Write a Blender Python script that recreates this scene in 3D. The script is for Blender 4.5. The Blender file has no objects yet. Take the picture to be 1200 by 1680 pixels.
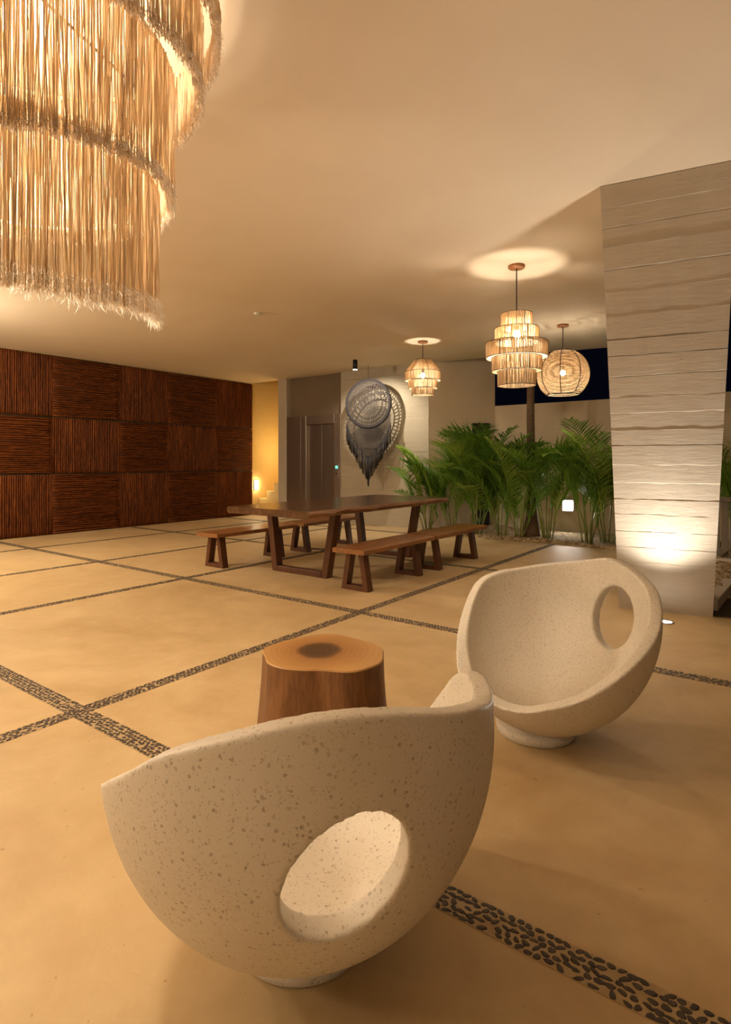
import bpy, bmesh, math, random
from mathutils import Vector, Matrix, noise
random.seed(7)
PI = math.pi
col = bpy.context.scene.collection
# ---------------------------------------------------------------- plan
F, HZ, H, CEIL = 940.0, 758.0, 1.30, 3.23
TH = math.atan(690/940); c_, s_ = math.cos(TH), math.sin(TH)
def P(x, d, z=0.0):            # plan point given to the right of / ahead of the viewpoint
    return Vector((x*c_ - d*s_, x*s_ + d*c_, z))
def on_line(px, A, B):         # where a sight line crosses a wall in plan
    a = (px-600)/F; D = P(a, 1); A = Vector(A); B = Vector(B); e = B-A
    t = (D.x*A.y - D.y*A.x)/(D.y*e.x - D.x*e.y)
    return A + e*t
def onY(px, Y):
    a = (px-600)/F
    return Y*(a*c_-s_)/(a*s_+c_)

# ---------------------------------------------------------------- mesh builder
class MB:
    def __init__(s): s.v = []; s.f = []; s.m = []; s.k = 0
    def add(s, vs, fs):
        o = len(s.v); s.v += [tuple(v) for v in vs]
        s.f += [tuple(i+o for i in f) for f in fs]; s.m += [s.k]*len(fs)
    def box(s, x0, x1, y0, y1, z0, z1, M=None):
        vs = [Vector(p) for p in ((x0,y0,z0),(x1,y0,z0),(x1,y1,z0),(x0,y1,z0),(x0,y0,z1),(x1,y0,z1),(x1,y1,z1),(x0,y1,z1))]
        if M: vs = [M @ v for v in vs]
        s.add(vs, [(3,2,1,0),(4,5,6,7),(0,1,5,4),(1,2,6,5),(2,3,7,6),(3,0,4,7)])
    def prism(s, pts, z0, z1):
        n = len(pts)
        s.add([(p[0],p[1],z0) for p in pts]+[(p[0],p[1],z1) for p in pts],
              [tuple(range(n-1,-1,-1)), tuple(range(n,2*n))]+[(i,(i+1)%n,n+(i+1)%n,n+i) for i in range(n)])
    def hexa(s, b, t):           # four bottom corners, four top corners
        s.add(list(b)+list(t), [(3,2,1,0),(4,5,6,7),(0,1,5,4),(1,2,6,5),(2,3,7,6),(3,0,4,7)])
    def tube(s, pts, r, n=6, caps=True, closed=False):
        pts = [Vector(p) for p in pts]; m = len(pts)
        rs = r if isinstance(r, (list, tuple)) else [r]*m
        vs = []; up = None
        for i, p in enumerate(pts):
            if closed: t = pts[(i+1)%m]-pts[i-1]
            else: t = pts[min(i+1,m-1)]-pts[max(i-1,0)]
            if t.length < 1e-9: t = Vector((0,0,1))
            t.normalize()
            if up is None:
                up = Vector((0,0,1)) if abs(t.z) < .9 else Vector((1,0,0))
            a = up - t*up.dot(t)
            if a.length < 1e-6: a = t.orthogonal()
            a.normalize(); up = a; b = t.cross(a)
            vs += [p + (a*math.cos(2*PI*k/n)+b*math.sin(2*PI*k/n))*rs[i] for k in range(n)]
        fs = []
        for i in range(m if closed else m-1):
            j = (i+1) % m
            fs += [(i*n+k, i*n+(k+1)%n, j*n+(k+1)%n, j*n+k) for k in range(n)]
        if caps and not closed and n > 2: fs += [tuple(range(n-1,-1,-1)), tuple(range((m-1)*n, m*n))]
        s.add(vs, fs)
    def lathe(s, prof, n=32, cx=0, cy=0, close=False):
        m = len(prof)
        vs = [(cx+r*math.cos(2*PI*k/n), cy+r*math.sin(2*PI*k/n), z) for r, z in prof for k in range(n)]
        fs = [(i*n+k, i*n+(k+1)%n, ((i+1)%m)*n+(k+1)%n, ((i+1)%m)*n+k) for i in range(m if close else m-1) for k in range(n)]
        if not close: fs += [tuple(range(n-1,-1,-1)), tuple(range((m-1)*n, m*n))]
        s.add(vs, fs)
    def build(s, name, mats, parent=None, smooth=False, bevel=0):
        me = bpy.data.meshes.new(name); me.from_pydata(s.v, [], s.f)
        if not isinstance(mats, (list, tuple)): mats = [mats]
        for m in mats: me.materials.append(m)
        if len(mats) > 1: me.polygons.foreach_set('material_index', s.m)
        if smooth: me.polygons.foreach_set('use_smooth', [True]*len(me.polygons))
        me.update()
        o = bpy.data.objects.new(name, me); col.objects.link(o)
        if parent: o.parent = parent
        if bevel:
            b = o.modifiers.new('bevel', 'BEVEL'); b.width = bevel; b.segments = 2; b.limit_method = 'ANGLE'
        return o
def thing(name, label, cat, loc=(0,0,0), rz=0, group=None):
    o = bpy.data.objects.new(name, None); col.objects.link(o); o.empty_display_size = .1
    o.location = loc; o.rotation_euler = (0,0,rz); o['label'] = label; o['category'] = cat
    if group: o['group'] = group
    return o
def tag(o, label, cat, group=None, kind=None):
    o['label'] = label; o['category'] = cat
    if group: o['group'] = group
    if kind: o['kind'] = kind
    return o
def struct(o, label=None, cat=None):
    o['kind'] = 'structure'
    if label: o['label'] = label
    if cat: o['category'] = cat
    return o
def dup(root, loc, rz, label):
    r = root.copy(); col.objects.link(r); r.location = loc; r.rotation_euler = (0,0,rz); r['label'] = label
    for ch in list(root.children):
        c = ch.copy(); col.objects.link(c); c.parent = r
        for g in list(ch.children):
            d = g.copy(); col.objects.link(d); d.parent = c
    return r

# ---------------------------------------------------------------- materials
class NT:
    def __init__(s, name):
        s.m = bpy.data.materials.new(name); s.m.use_nodes = True
        s.t = s.m.node_tree; s.b = s.t.nodes['Principled BSDF']; s.out = s.t.nodes['Material Output']
    def n(s, kind, **kw):
        nd = s.t.nodes.new(kind)
        for k, v in kw.items():
            if k.startswith('i_'): nd.inputs[k[2:].replace('_', ' ')].default_value = v
            else: setattr(nd, k, v)
        return nd
    def l(s, a, b): s.t.links.new(a, b)
    def coord(s, scale=(1,1,1), rot=(0,0,0), kind='Object'):
        tc = s.n('ShaderNodeTexCoord'); mp = s.n('ShaderNodeMapping')
        mp.inputs['Scale'].default_value = scale; mp.inputs['Rotation'].default_value = rot
        s.l(tc.outputs[kind], mp.inputs[0]); return mp.outputs[0]
    def noise(s, vec, scale, detail=4, rough=.5, dist=0):
        nd = s.n('ShaderNodeTexNoise'); nd.inputs['Scale'].default_value = scale
        nd.inputs['Detail'].default_value = detail; nd.inputs['Roughness'].default_value = rough
        nd.inputs['Distortion'].default_value = dist; s.l(vec, nd.inputs['Vector']); return nd.outputs['Fac']
    def ramp(s, fac, stops, interp='LINEAR'):
        r = s.n('ShaderNodeValToRGB'); r.color_ramp.interpolation = interp
        while len(r.color_ramp.elements) < len(stops): r.color_ramp.elements.new(.5)
        for e, (p, c) in zip(r.color_ramp.elements, stops): e.position = p; e.color = (*c, 1)
        s.l(fac, r.inputs[0]); return r.outputs[0]
    def mix(s, fac, a, b, mode='MIX'):
        m = s.n('ShaderNodeMix', data_type='RGBA', blend_type=mode)
        for i, v in ((0, fac), (6, a), (7, b)):
            if hasattr(v, 'links'): s.l(v, m.inputs[i])
            else: m.inputs[i].default_value = v if i == 0 else (*v, 1)
        return m.outputs[2]
    def math(s, op, a, b=None):
        m = s.n('ShaderNodeMath', operation=op)
        for i, v in enumerate((a, b)):
            if v is None: continue
            if hasattr(v, 'links'): s.l(v, m.inputs[i])
            else: m.inputs[i].default_value = v
        return m.outputs[0]
    def bump(s, h, strength=.3, dist=.01):
        b = s.n('ShaderNodeBump'); b.inputs['Strength'].default_value = strength; b.inputs['Distance'].default_value = dist
        s.l(h, b.inputs['Height']); s.l(b.outputs[0], s.b.inputs['Normal'])
    def set(s, col=None, rough=None, metal=None, spec=None):
        if col is not None:
            if hasattr(col, 'links'): s.l(col, s.b.inputs['Base Color'])
            else: s.b.inputs['Base Color'].default_value = (*col, 1)
        if rough is not None:
            if hasattr(rough, 'links'): s.l(rough, s.b.inputs['Roughness'])
            else: s.b.inputs['Roughness'].default_value = rough
        if metal is not None: s.b.inputs['Metallic'].default_value = metal
        if spec is not None: s.b.inputs['Specular IOR Level'].default_value = spec
        return s.m
def plain(name, colr, rough=.6, metal=0, nscale=20, var=.12):
    t = NT(name); v = t.coord(); n = t.noise(v, nscale, 3)
    a = tuple(x*(1-var) for x in colr); b = tuple(min(1, x*(1+var)) for x in colr)
    return t.set(t.ramp(n, [(.3, a), (.7, b)]), rough, metal)
def plaster(name, a, b, scale=1.2, rough=.85):
    t = NT(name); v = t.coord(kind='Object'); n = t.noise(v, scale, 6, .6, .4); n2 = t.noise(v, 60, 3)
    t.bump(n2, .12, .004); return t.set(t.ramp(n, [(.3, a), (.7, b)]), rough)
def wood(name, dark, mid, light, axis=1, scale=9, rough=.35, stretch=14):
    t = NT(name); sc = [stretch]*3; sc[axis] = 1
    v = t.coord(tuple(x*scale/10 for x in sc)); n = t.noise(v, 2.2, 6, .65, .8); n2 = t.noise(v, 14, 4, .6)
    c = t.ramp(n, [(.28, dark), (.5, mid), (.75, light)])
    c = t.mix(.35, c, t.ramp(n2, [(.3, dark), (.7, light)]))
    t.bump(n2, .15, .003); return t.set(c, rough)
def emit(name, colr, st):
    t = NT(name); t.t.nodes.remove(t.b); e = t.n('ShaderNodeEmission'); e.inputs[0].default_value = (*colr, 1); e.inputs[1].default_value = st
    t.l(e.outputs[0], t.out.inputs[0]); return t.m
def fibre(name, a, b, trans=.5, scale=30):
    t = NT(name); v = t.coord((1,1,.12)); n = t.noise(v, scale, 4)
    c = t.ramp(n, [(.3, a), (.7, b)]); t.set(c, .85); t.b.inputs['Specular IOR Level'].default_value = .15
    tr = t.n('ShaderNodeBsdfTranslucent'); t.l(c, tr.inputs[0]); mx = t.n('ShaderNodeMixShader'); mx.inputs[0].default_value = trans
    t.l(t.b.outputs[0], mx.inputs[1]); t.l(tr.outputs[0], mx.inputs[2]); t.l(mx.outputs[0], t.out.inputs[0]); return t.m

def floor_mat():
    t = NT('polished_floor'); v = t.coord()
    n = t.noise(v, .8, 8, .68, .9); n2 = t.noise(v, 5, 6, .65, .3); n3 = t.noise(v, 90, 3)
    c = t.ramp(n, [(.30, (.47,.315,.145)), (.5, (.60,.43,.225)), (.70, (.71,.54,.31))])
    c = t.mix(.35, c, t.ramp(n2, [(.3, (.47,.32,.155)), (.7, (.72,.55,.32))]))
    sp = t.ramp(t.noise(v, 38, 2), [(.24, (.55,.48,.4)), (.29, (1,1,1))])
    c = t.mix(.6, c, sp, 'MULTIPLY')
    t.bump(t.math('ADD', n2, t.math('MULTIPLY', n3, .35)), .25, .004)
    r = t.ramp(n2, [(.3, (.48,)*3), (.7, (.66,)*3)])
    return t.set(c, r, spec=.3)
def pebble_mat():
    t = NT('dark_pebble'); v = t.coord(); n = t.noise(v, 34, 3, .6)
    return t.set(t.ramp(n, [(.3, (.045,.034,.027)), (.55, (.085,.065,.050)), (.75, (.15,.115,.085))]), .5, spec=.3)
def terrazzo(name, chip, small):
    t = NT(name); v = t.coord(); base = t.ramp(t.noise(v, 3, 4), [(.3, (.72,.65,.54)), (.7, (.80,.735,.635))]); c = base
    fac0 = None
    for sc, thr, amt, colr, cov in ((80, .30, chip*.75, (.33,.26,.18), .42), (210, .34, small, (.20,.14,.09), .30), (110, .34, chip*.5, (.82,.76,.66), .25)):
        vo = t.n('ShaderNodeTexVoronoi', feature='F1'); vo.inputs['Scale'].default_value = sc
        w = t.n('ShaderNodeTexNoise'); w.inputs['Scale'].default_value = sc*1.1; t.l(v, w.inputs['Vector'])
        vm = t.n('ShaderNodeVectorMath', operation='MULTIPLY_ADD'); t.l(w.outputs['Color'], vm.inputs[0]); vm.inputs[1].default_value = (.9/sc,)*3; t.l(v, vm.inputs[2])
        t.l(vm.outputs[0], vo.inputs['Vector'])
        m1 = t.ramp(vo.outputs['Distance'], [(thr, (1,1,1)), (thr+.05, (0,0,0))])
        sp = t.n('ShaderNodeSeparateColor'); t.l(vo.outputs['Color'], sp.inputs[0])
        m2 = t.math('LESS_THAN', sp.outputs[1], cov)
        m3 = t.math('MULTIPLY', t.math('MULTIPLY', m1, m2), t.math('MULTIPLY', sp.outputs[0], amt))
        c = t.mix(m3, c, colr)
    t.bump(t.noise(v, 120, 2), .08, .002)
    return t.set(c, .5, spec=.35)
def board_mat(name, a, b):
    t = NT(name); v = t.coord((1,1,7)); n = t.noise(v, 5, 7, .7, .5); v2 = t.coord(); n2 = t.noise(v2, 1.6, 5, .6)
    c = t.mix(.5, t.ramp(n, [(.3, a), (.7, b)]), t.ramp(n2, [(.3, a), (.7, b)]))
    pits = t.ramp(t.noise(t.coord((1,1,3)), 26, 3), [(.25, (0,0,0)), (.32, (1,1,1))])
    t.bump(t.math('ADD', n, t.math('MULTIPLY', pits, .5)), .5, .008); return t.set(c, .85)
def leafmat(name, a, b):
    t = NT(name); v = t.coord(); c = t.ramp(t.noise(v, 4, 3), [(.3, a), (.7, b)]); t.set(c, .42)
    tr = t.n('ShaderNodeBsdfTranslucent'); t.l(c, tr.inputs[0]); mx = t.n('ShaderNodeMixShader'); mx.inputs[0].default_value = .3
    t.l(t.b.outputs[0], mx.inputs[1]); t.l(tr.outputs[0], mx.inputs[2]); t.l(mx.outputs[0], t.out.inputs[0]); return t.m
def gravel_mat(name='gravel'):
    t = NT(name); v = t.coord(); vo = t.n('ShaderNodeTexVoronoi'); vo.inputs['Scale'].default_value = 32; t.l(v, vo.inputs['Vector'])
    sp = t.n('ShaderNodeSeparateColor'); t.l(vo.outputs['Color'], sp.inputs[0])
    c = t.ramp(sp.outputs[0], [(0, (.20,.13,.065)), (.5, (.42,.29,.15)), (1, (.62,.48,.30))])
    t.bump(vo.outputs['Distance'], 1.0, .02); return t.set(c, .9)
def stump_top():
    t = NT('stump_end_grain'); v = t.coord(); sep = t.n('ShaderNodeSeparateXYZ'); t.l(v, sep.inputs[0])
    dst = t.n('ShaderNodeVectorMath', operation='DISTANCE'); t.l(v, dst.inputs[0]); dst.inputs[1].default_value = (-.03,.02,.42)
    n = t.noise(v, 3.5, 5, .6); d = t.math('ADD', dst.outputs['Value'], t.math('MULTIPLY', t.math('SUBTRACT', n, .5), .10))
    rings = t.math('SINE', t.math('MULTIPLY', d, 240))
    c = t.ramp(d, [(.055, (.055,.022,.008)), (.085, (.10,.042,.014)), (.11, (.34,.155,.045)), (.2, (.43,.215,.066)), (.27, (.52,.29,.10))])
    c = t.mix(.09, c, t.ramp(rings, [(0, (.30,.15,.05)), (1, (.65,.42,.2))])); return t.set(c, .42)

def nospec(m, v=.15):
    m.node_tree.nodes['Principled BSDF'].inputs['Specular IOR Level'].default_value = v; return m
M = dict(
 floor=floor_mat(), pebble=pebble_mat(), grout=plaster('pebble_grout', (.42,.30,.155), (.56,.41,.23), 14, .8),
 ceil=plaster('ceiling_plaster', (.74,.63,.48), (.80,.69,.54), .7),
 wall=plaster('wall_plaster', (.60,.48,.33), (.68,.55,.385), 1.2),
 yellow=plaster('stair_plaster', (.70,.50,.20), (.76,.55,.24), 1.0),
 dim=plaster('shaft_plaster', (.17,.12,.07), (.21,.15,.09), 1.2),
 conc=board_mat('board_concrete', (.43,.37,.29), (.55,.48,.385)),
 conc2=board_mat('wall_concrete', (.40,.34,.25), (.52,.45,.34)),
 slat=nospec(wood('slat_wood', (.025,.006,.0014), (.10,.024,.005), (.28,.080,.016), 2, 7, .6, 6)),
 slath=nospec(wood('slat_wood_across', (.025,.006,.0014), (.10,.024,.005), (.28,.080,.016), 1, 7, .6, 6)),
 slatback=plain('slat_backing', (.014,.006,.003), .8),
 tabletop=wood('tabletop_wood', (.050,.022,.010), (.115,.052,.024), (.21,.105,.050), 1, 6, .22, 9),
 liveedge=wood('live_edge_wood', (.11,.045,.018), (.26,.125,.055), (.42,.23,.11), 1, 9, .45, 5),
 leg=wood('leg_wood', (.050,.017,.007), (.105,.036,.014), (.19,.072,.030), 2, 8, .38, 10),
 benchtop=wood('bench_wood', (.17,.065,.020), (.29,.120,.040), (.41,.185,.065), 1, 7, .33, 10),
 bark=wood('bark_wood', (.10,.038,.012), (.20,.085,.028), (.33,.155,.055), 2, 10, .55, 6),
 trunk=wood('trunk_bark', (.05,.03,.015), (.12,.07,.035), (.2,.13,.07), 0, 10, .85, 3),
 stumptop=stump_top(),
 terr1=terrazzo('terrazzo_chips', .95, .55), terr2=terrazzo('terrazzo_fine', .35, .95),
 steel=NT('brushed_steel').set((.50,.43,.36), .38, 1.0),
 steeldark=NT('dark_steel').set((.36,.30,.25), .38, 1.0),
 black=plain('black_metal', (.015,.013,.012), .4, .3),
 wire=plain('dark_wire', (.06,.032,.016), .6),
 canopyw=plain('canopy_wood', (.32,.13,.045), .45),
 rope=fibre('sisal_rope', (.52,.39,.24), (.78,.62,.43), .34, 60),
 cord=fibre('cotton_cord', (.70,.57,.40), (.92,.81,.64), .58, 50),
 fluff=fibre('frayed_cotton', (.90,.84,.74), (.96,.92,.85), .78, 40),
 yarn=plain('grey_yarn', (.020,.016,.019), .9), yarnl=plain('light_grey_yarn', (.042,.033,.032), .9),
 leafa=leafmat('palm_leaf', (.09,.24,.025), (.26,.46,.06)), leafb=leafmat('palm_leaf_light', (.22,.38,.04), (.42,.58,.10)),
 cane=plain('palm_cane', (.22,.24,.06), .5, 0, 8, .3),
 gravel=gravel_mat(), kerb=plaster('kerb_plaster', (.62,.55,.44), (.7,.62,.5)), soil=plain('dark_soil', (.09,.06,.035), .95),
 white=plain('white_plastic', (.75,.70,.6), .5), door=plain('dark_door', (.018,.014,.011), .5),
 greyfence=wood('fence_board', (.16,.13,.10), (.24,.20,.155), (.32,.27,.21), 2, 6, .7, 6),
 chrome=NT('chrome_rim').set((.6,.57,.52), .2, 1.0),
 e_bulb=emit('bulb_glow', (1,.86,.66), 640), e_globe=emit('globe_bulb_glow', (1,.86,.66), 400), e_ch=emit('chandelier_bulb_glow', (1,.83,.62), 230),
 e_spot=emit('spot_lens_glow', (1,.9,.75), 30), e_floor=emit('floor_lens_glow', (1,.93,.82), 25),
 e_wall=emit('garden_light_glow', (.92,.93,1), 26), e_stair=emit('stair_light_glow', (1,.82,.50), 55), e_disp=emit('display_glow', (.15,.9,.55), 1.5),
)

# ---------------------------------------------------------------- floor and inlaid pebble strips
b = MB(); b.box(-16, 8, -6, 14, -.3, 0); struct(b.build('floor', M['floor']))
strips = []
for X in (-9.15, -7.23, -5.42, -2.97): strips.append(('x', X, .048))
for Y in (1.52, 3.96, 6.45, 8.85): strips.append(('y', Y, .052))
k = 0
def stones(b, x0, x1, y0, y1, z, seed):
    rnd = random.Random(seed); along_x = (x1-x0) > (y1-y0); L = max(x1-x0, y1-y0); W = min(x1-x0, y1-y0)
    nr = 5; u = .012; b.k = 1
    while u < L:
        for j in range(nr):
            uu = u + (.5 if j % 2 else 0)*.027 + rnd.uniform(-.005,.005); vv = W*(j+.5)/nr + rnd.uniform(-.003,.003)
            if rnd.random() < .04 or uu > L-.012: continue
            cx, cy = (x0+uu, y0+vv) if along_x else (x0+vv, y0+uu)
            a = rnd.uniform(.0115,.0160); c = rnd.uniform(.0070,.0098); th = rnd.gauss(.0,.55) + (0 if along_x else PI/2)
            far = cx*cx+cy*cy > 20; n = 6 if far else 9; e1 = rnd.uniform(0,6); pts = []
            for q in range(n):
                t = 2*PI*q/n; rr = 1+.16*math.sin(2*t+e1)+.10*math.sin(3*t+e1*2)
                px, py = a*rr*math.cos(t), c*rr*math.sin(t)
                X, Y = px*math.cos(th)-py*math.sin(th), px*math.sin(th)+py*math.cos(th)
                X = max(x0-cx, min(x1-cx, X)); Y = max(y0-cy, min(y1-cy, Y)); pts.append((X, Y))
            hh = rnd.uniform(.0015,.0032)
            vs = [(cx+X, cy+Y, z) for X, Y in pts]+[(cx+X*.72, cy+Y*.72, z+hh) for X, Y in pts]
            b.add(vs, [(q,(q+1)%n,n+(q+1)%n,n+q) for q in range(n)]+[tuple(range(n,2*n))])
        u += .027
    b.k = 0
for kind, v, hw in strips:
    k += 1; b = MB(); hh = .003
    if kind == 'x':
        y1 = 9.06 if v > -5.5 else 9.5
        b.box(v-hw, v+hw, -5.8, y1, 0, .0015); stones(b, v-hw, v+hw, -1.0 if v > -4 else 1.5, y1, .0014, k)
    else:
        x1 = {1.52: 3.0, 3.96: 2.6, 6.45: -2.6, 8.85: -5.5}[v]
        b.box(-10.5, x1, v-hw, v+hw, 0, .0025); stones(b, -10.5, x1, v-hw, v+hw, .0024, k)
    struct(b.build('trim_%d' % k, [M['grout'], M['pebble']]), 'strip of dark pebbles set flush into the floor')

# ---------------------------------------------------------------- ceiling
pts = [(-10.9,-6), (6.5,-6)]
q = [P(5.6,3.6), P(2.79,4.92), P(4.92,9.25)]
pts += [(a.x, a.y) for a in q]; pts += [(-2.42,10.2), (-5.55,9.70), (-10.9,9.70)]
b = MB(); b.prism(pts, CEIL, CEIL+.3); struct(b.build('ceiling', M['ceil']))

# ---------------------------------------------------------------- walls
b = MB(); b.box(-10.9, -10.64, -6, 11.3, 0, 5); struct(b.build('wall_left', M['yellow']))
b = MB(); b.box(-10.64, -9.6, 11.05, 11.3, 0, 5); struct(b.build('wall_stair', M['yellow']))
b = MB(); b.box(-10.9, 8, -6.2, -6, 0, CEIL); struct(b.build('wall_rear', M['wall']))
# lift wall: pier, header recess
b = MB(); b.box(-9.6, -9.33, 9.62, 11.3, 0, 5); b.box(-9.33, -7.72, 9.76, 10.0, 2.34, CEIL+.2)
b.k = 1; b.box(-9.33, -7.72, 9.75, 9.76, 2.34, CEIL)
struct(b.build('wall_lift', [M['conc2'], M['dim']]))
def boards(b, A, B, TA, TB, zs, nrm, nx=26, amp=.006, seed=1, extra=None):
    # board-marked face between two bottom corners and two top corners, with stepped joints
    rnd = random.Random(seed); rows = []
    ztop = zs[-1]
    for i in range(len(zs)-1):
        off = rnd.uniform(-amp, amp); z0, z1 = zs[i], zs[i+1]; g = .004
        for zz, o in ((z0+g, off), (z1-g, off), (z1, -amp*2.2 if rnd.random() < .3 else off)):
            rows.append((zz, o, rnd.random()*50))
    rows.insert(0, (zs[0], 0, 0)); rows[-1] = (ztop, rows[-1][1], 0)
    vs = []
    for zz, o, sd in rows:
        t = zz/ztop; L = A.lerp(TA, t); R = B.lerp(TB, t)
        for k in range(nx+1):
            u = k/nx; p = L.lerp(R, u); p.z = zz
            n1 = noise.noise(Vector((u*7+sd, zz*3, seed)))
            if 0 < k < nx or True:
                p = p + nrm*(o + n1*amp*.5)
            if zs[0] < zz < ztop-.01: p.z += noise.noise(Vector((u*5, sd, 3)))*.006
            vs.append(p)
    n = nx+1; fs = [(i*n+k, i*n+k+1, (i+1)*n+k+1, (i+1)*n+k) for i in range(len(rows)-1) for k in range(nx)]
    # back face and sides
    o = len(vs); bk = [extra[0], extra[1], extra[2], extra[3]]
    vs += bk; m = len(rows)
    fs += [(o+1, o, o+2, o+3)]
    fs += [tuple([o] + [i*n for i in range(m)] + [o+2])][:1]
    fs += [tuple([o+3] + [i*n+nx for i in range(m-1,-1,-1)] + [o+1])]
    fs += [tuple([(m-1)*n+k for k in range(nx+1)] + [o+3, o+2])]
    fs += [tuple([o, o+1] + [k for k in range(nx, -1, -1)])]
    b.add(vs, fs)
zs = [0]; rnd = random.Random(5)
while zs[-1] < CEIL-.12: zs.append(zs[-1]+rnd.uniform(.17,.27))
zs[-1] = CEIL
A, B = Vector((-7.72,9.62,0)), Vector((-5.55,9.62,0))
b = MB(); boards(b, A, B, A+Vector((0,0,CEIL)), B+Vector((0,0,CEIL)), zs, Vector((0,-1,0)), 30, .0035, 3,
  (Vector((-7.72,9.9,0)), Vector((-5.57,9.9,0)), Vector((-7.72,9.9,CEIL)), Vector((-5.57,9.9,CEIL))))
struct(b.build('wall_back', M['conc2']))
# garden side wall (oblique) and low garden wall
GA, GB = Vector((-5.552,9.63,0)), Vector((-4.61,10.58,0))
e = (GB-GA).normalized(); nn = Vector((e.y,-e.x,0))   # towards the viewer's side
b = MB(); bk = -nn*.25
b.hexa([GA, GB, GB+bk, GA+bk], [p+Vector((0,0,3.75)) for p in (GA, GB, GB+bk, GA+bk)])
struct(b.build('wall_garden_side', M['wall']))
b = MB(); b.box(-4.61, 7, 10.58, 10.8, 0, 2.40); struct(b.build('wall_garden', M['wall']))
# dark door in the oblique wall
d0, d1 = on_line(775, GA, GB), on_line(803, GA, GB); d0.z = d1.z = 0; up = Vector((0,0,2.06)); off = nn*.03
b = MB(); b.hexa([d0+off, d1+off, d1, d0], [d0+off+up, d1+off+up, d1+up, d0+up])
dr = struct(b.build('door_1', M['door'], bevel=.004))
b = MB(); hp = d0.lerp(d1,.85)+off; b.tube([hp+Vector((0,0,1.0)), hp+nn*.05+Vector((0,0,1.0)), hp+nn*.05-e*.1+Vector((0,0,1.0))], .01, 8)
b.build('door_handle', M['steel'], dr)

# ---------------------------------------------------------------- leaning board-marked column
BL, BR, TL, TR = P(2.262,5.111), P(2.906,4.79), P(1.644,4.011,CEIL), P(2.377,3.649,CEIL)
fd = (BR-BL).normalized(); bd = Vector((-fd.y, fd.x, 0))      # horizontal, away from the viewer
if bd.dot(P(0,1)) < 0: bd = -bd
nrm = -bd
zs = [0]; rnd = random.Random(11)
while zs[-1] < CEIL-.1: zs.append(zs[-1]+rnd.uniform(.115,.165))
zs[-1] = CEIL
b = MB(); boards(b, BL, BR, TL, TR, zs, nrm, 60, .0042, 8, (BL+bd*.45, BR+bd*.45, TL+bd*.45, TR+bd*.45))
cm = b.build('leaning_column', M['conc'])
tag(cm, 'leaning board-marked concrete column lit from the floor at the right', 'column')
# recessed floor uplight
ul = P(2.437,4.646)
t = thing('floor_uplight', 'round recessed floor uplight at the foot of the leaning concrete column', 'light', ul)
b = MB(); b.lathe([(.045,.0), (.062,.0), (.062,.004), (.045,.006)], 40, close=True); b.build('trim_ring', M['chrome'], t, True)
b = MB(); b.lathe([(.0449,.0), (.0449,.003), (.001,.004)], 32); b.build('lens', M['e_floor'], t)
def spot(name, loc, target, W, ang, blend, colr, rad=.03):
    L = bpy.data.lights.new(name, 'SPOT'); L.energy = W; L.spot_size = math.radians(ang); L.spot_blend = blend; L.color = colr; L.shadow_soft_size = rad
    o = bpy.data.objects.new(name, L); col.objects.link(o); o.location = loc
    o.rotation_euler = (Vector(target)-Vector(loc)).to_track_quat('-Z','Y').to_euler(); return o
def point(name, loc, W, colr, rad=.05):
    L = bpy.data.lights.new(name, 'POINT'); L.energy = W; L.color = colr; L.shadow_soft_size = rad
    o = bpy.data.objects.new(name, L); col.objects.link(o); o.location = loc; return o
spot('uplight_beam', ul+Vector((0,0,.03)), ul+Vector((0,0,2))+nrm*1.25, 150, 122, 1.0, (1,.91,.79), .035)

# ---------------------------------------------------------------- garden bed
def bed(name, pts, z, mat, label, cat, bumpy=.03, res=.09):
    bm = bmesh.new(); vs = [bm.verts.new((p[0],p[1],z)) for p in pts]; bm.faces.new(vs)
    xs = [p[0] for p in pts]; ys = [p[1] for p in pts]
    for ax, lo, hi in ((0,min(xs),max(xs)), (1,min(ys),max(ys))):
        t_ = lo+res
        while t_ < hi:
            co = (t_,0,0) if ax == 0 else (0,t_,0); no = (1,0,0) if ax == 0 else (0,1,0)
            bmesh.ops.bisect_plane(bm, geom=bm.verts[:]+bm.edges[:]+bm.faces[:], plane_co=co, plane_no=no); t_ += res
    for v in bm.verts:
        if not v.is_boundary: v.co.z += bumpy*(.5+noise.noise(v.co*2.3)) + .008*noise.noise(v.co*14)
        else: v.co.z = .001
    me = bpy.data.meshes.new(name); bm.to_mesh(me); bm.free(); me.materials.append(mat)
    me.polygons.foreach_set('use_smooth', [True]*len(me.polygons))
    o = bpy.data.objects.new(name, me); col.objects.link(o); return tag(o, label, cat, kind='stuff')
g1 = P(3.9,8.0)
bed('gravel_bed', [(-5.5,9.08), (-2.0,9.08), (g1.x,g1.y), (g1.x+1,10.57), (-4.62,10.57), (-5.4,9.72)], .02, M['gravel'], 'tan gravel bed under the palms along the garden wall', 'gravel', .05)
q = [P(3.35,5.6), P(3.7,5.0), P(7,4), P(7.2,5.6), P(4.8,8.0)]
bed('gravel_bed', [(a.x,a.y) for a in q], .02, M['gravel'], 'sloping gravel ground at the right edge behind the concrete column', 'gravel', .12)
q = [P(2.62,5.45), P(2.95,4.80), P(6,3.4), P(6.2,3.9), P(3.7,5.0), P(3.3,5.65)]
b = MB(); b.prism([(a.x,a.y) for a in q], .001, .006)
tag(b.build('soil_patch', M['soil']), 'dark bare soil strip beside the foot of the concrete column', 'soil', kind='stuff')
def wallbar(name, A, B, h, w, mat):
    A, B = Vector(A), Vector(B); e = (B-A).normalized(); n = Vector((-e.y,e.x,0))*w/2; Z = Vector((0,0,h))
    b = MB(); b.hexa([A-n,B-n,B+n,A+n],[A-n+Z,B-n+Z,B+n+Z,A+n+Z]); return b.build(name, mat, bevel=.005)
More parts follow.
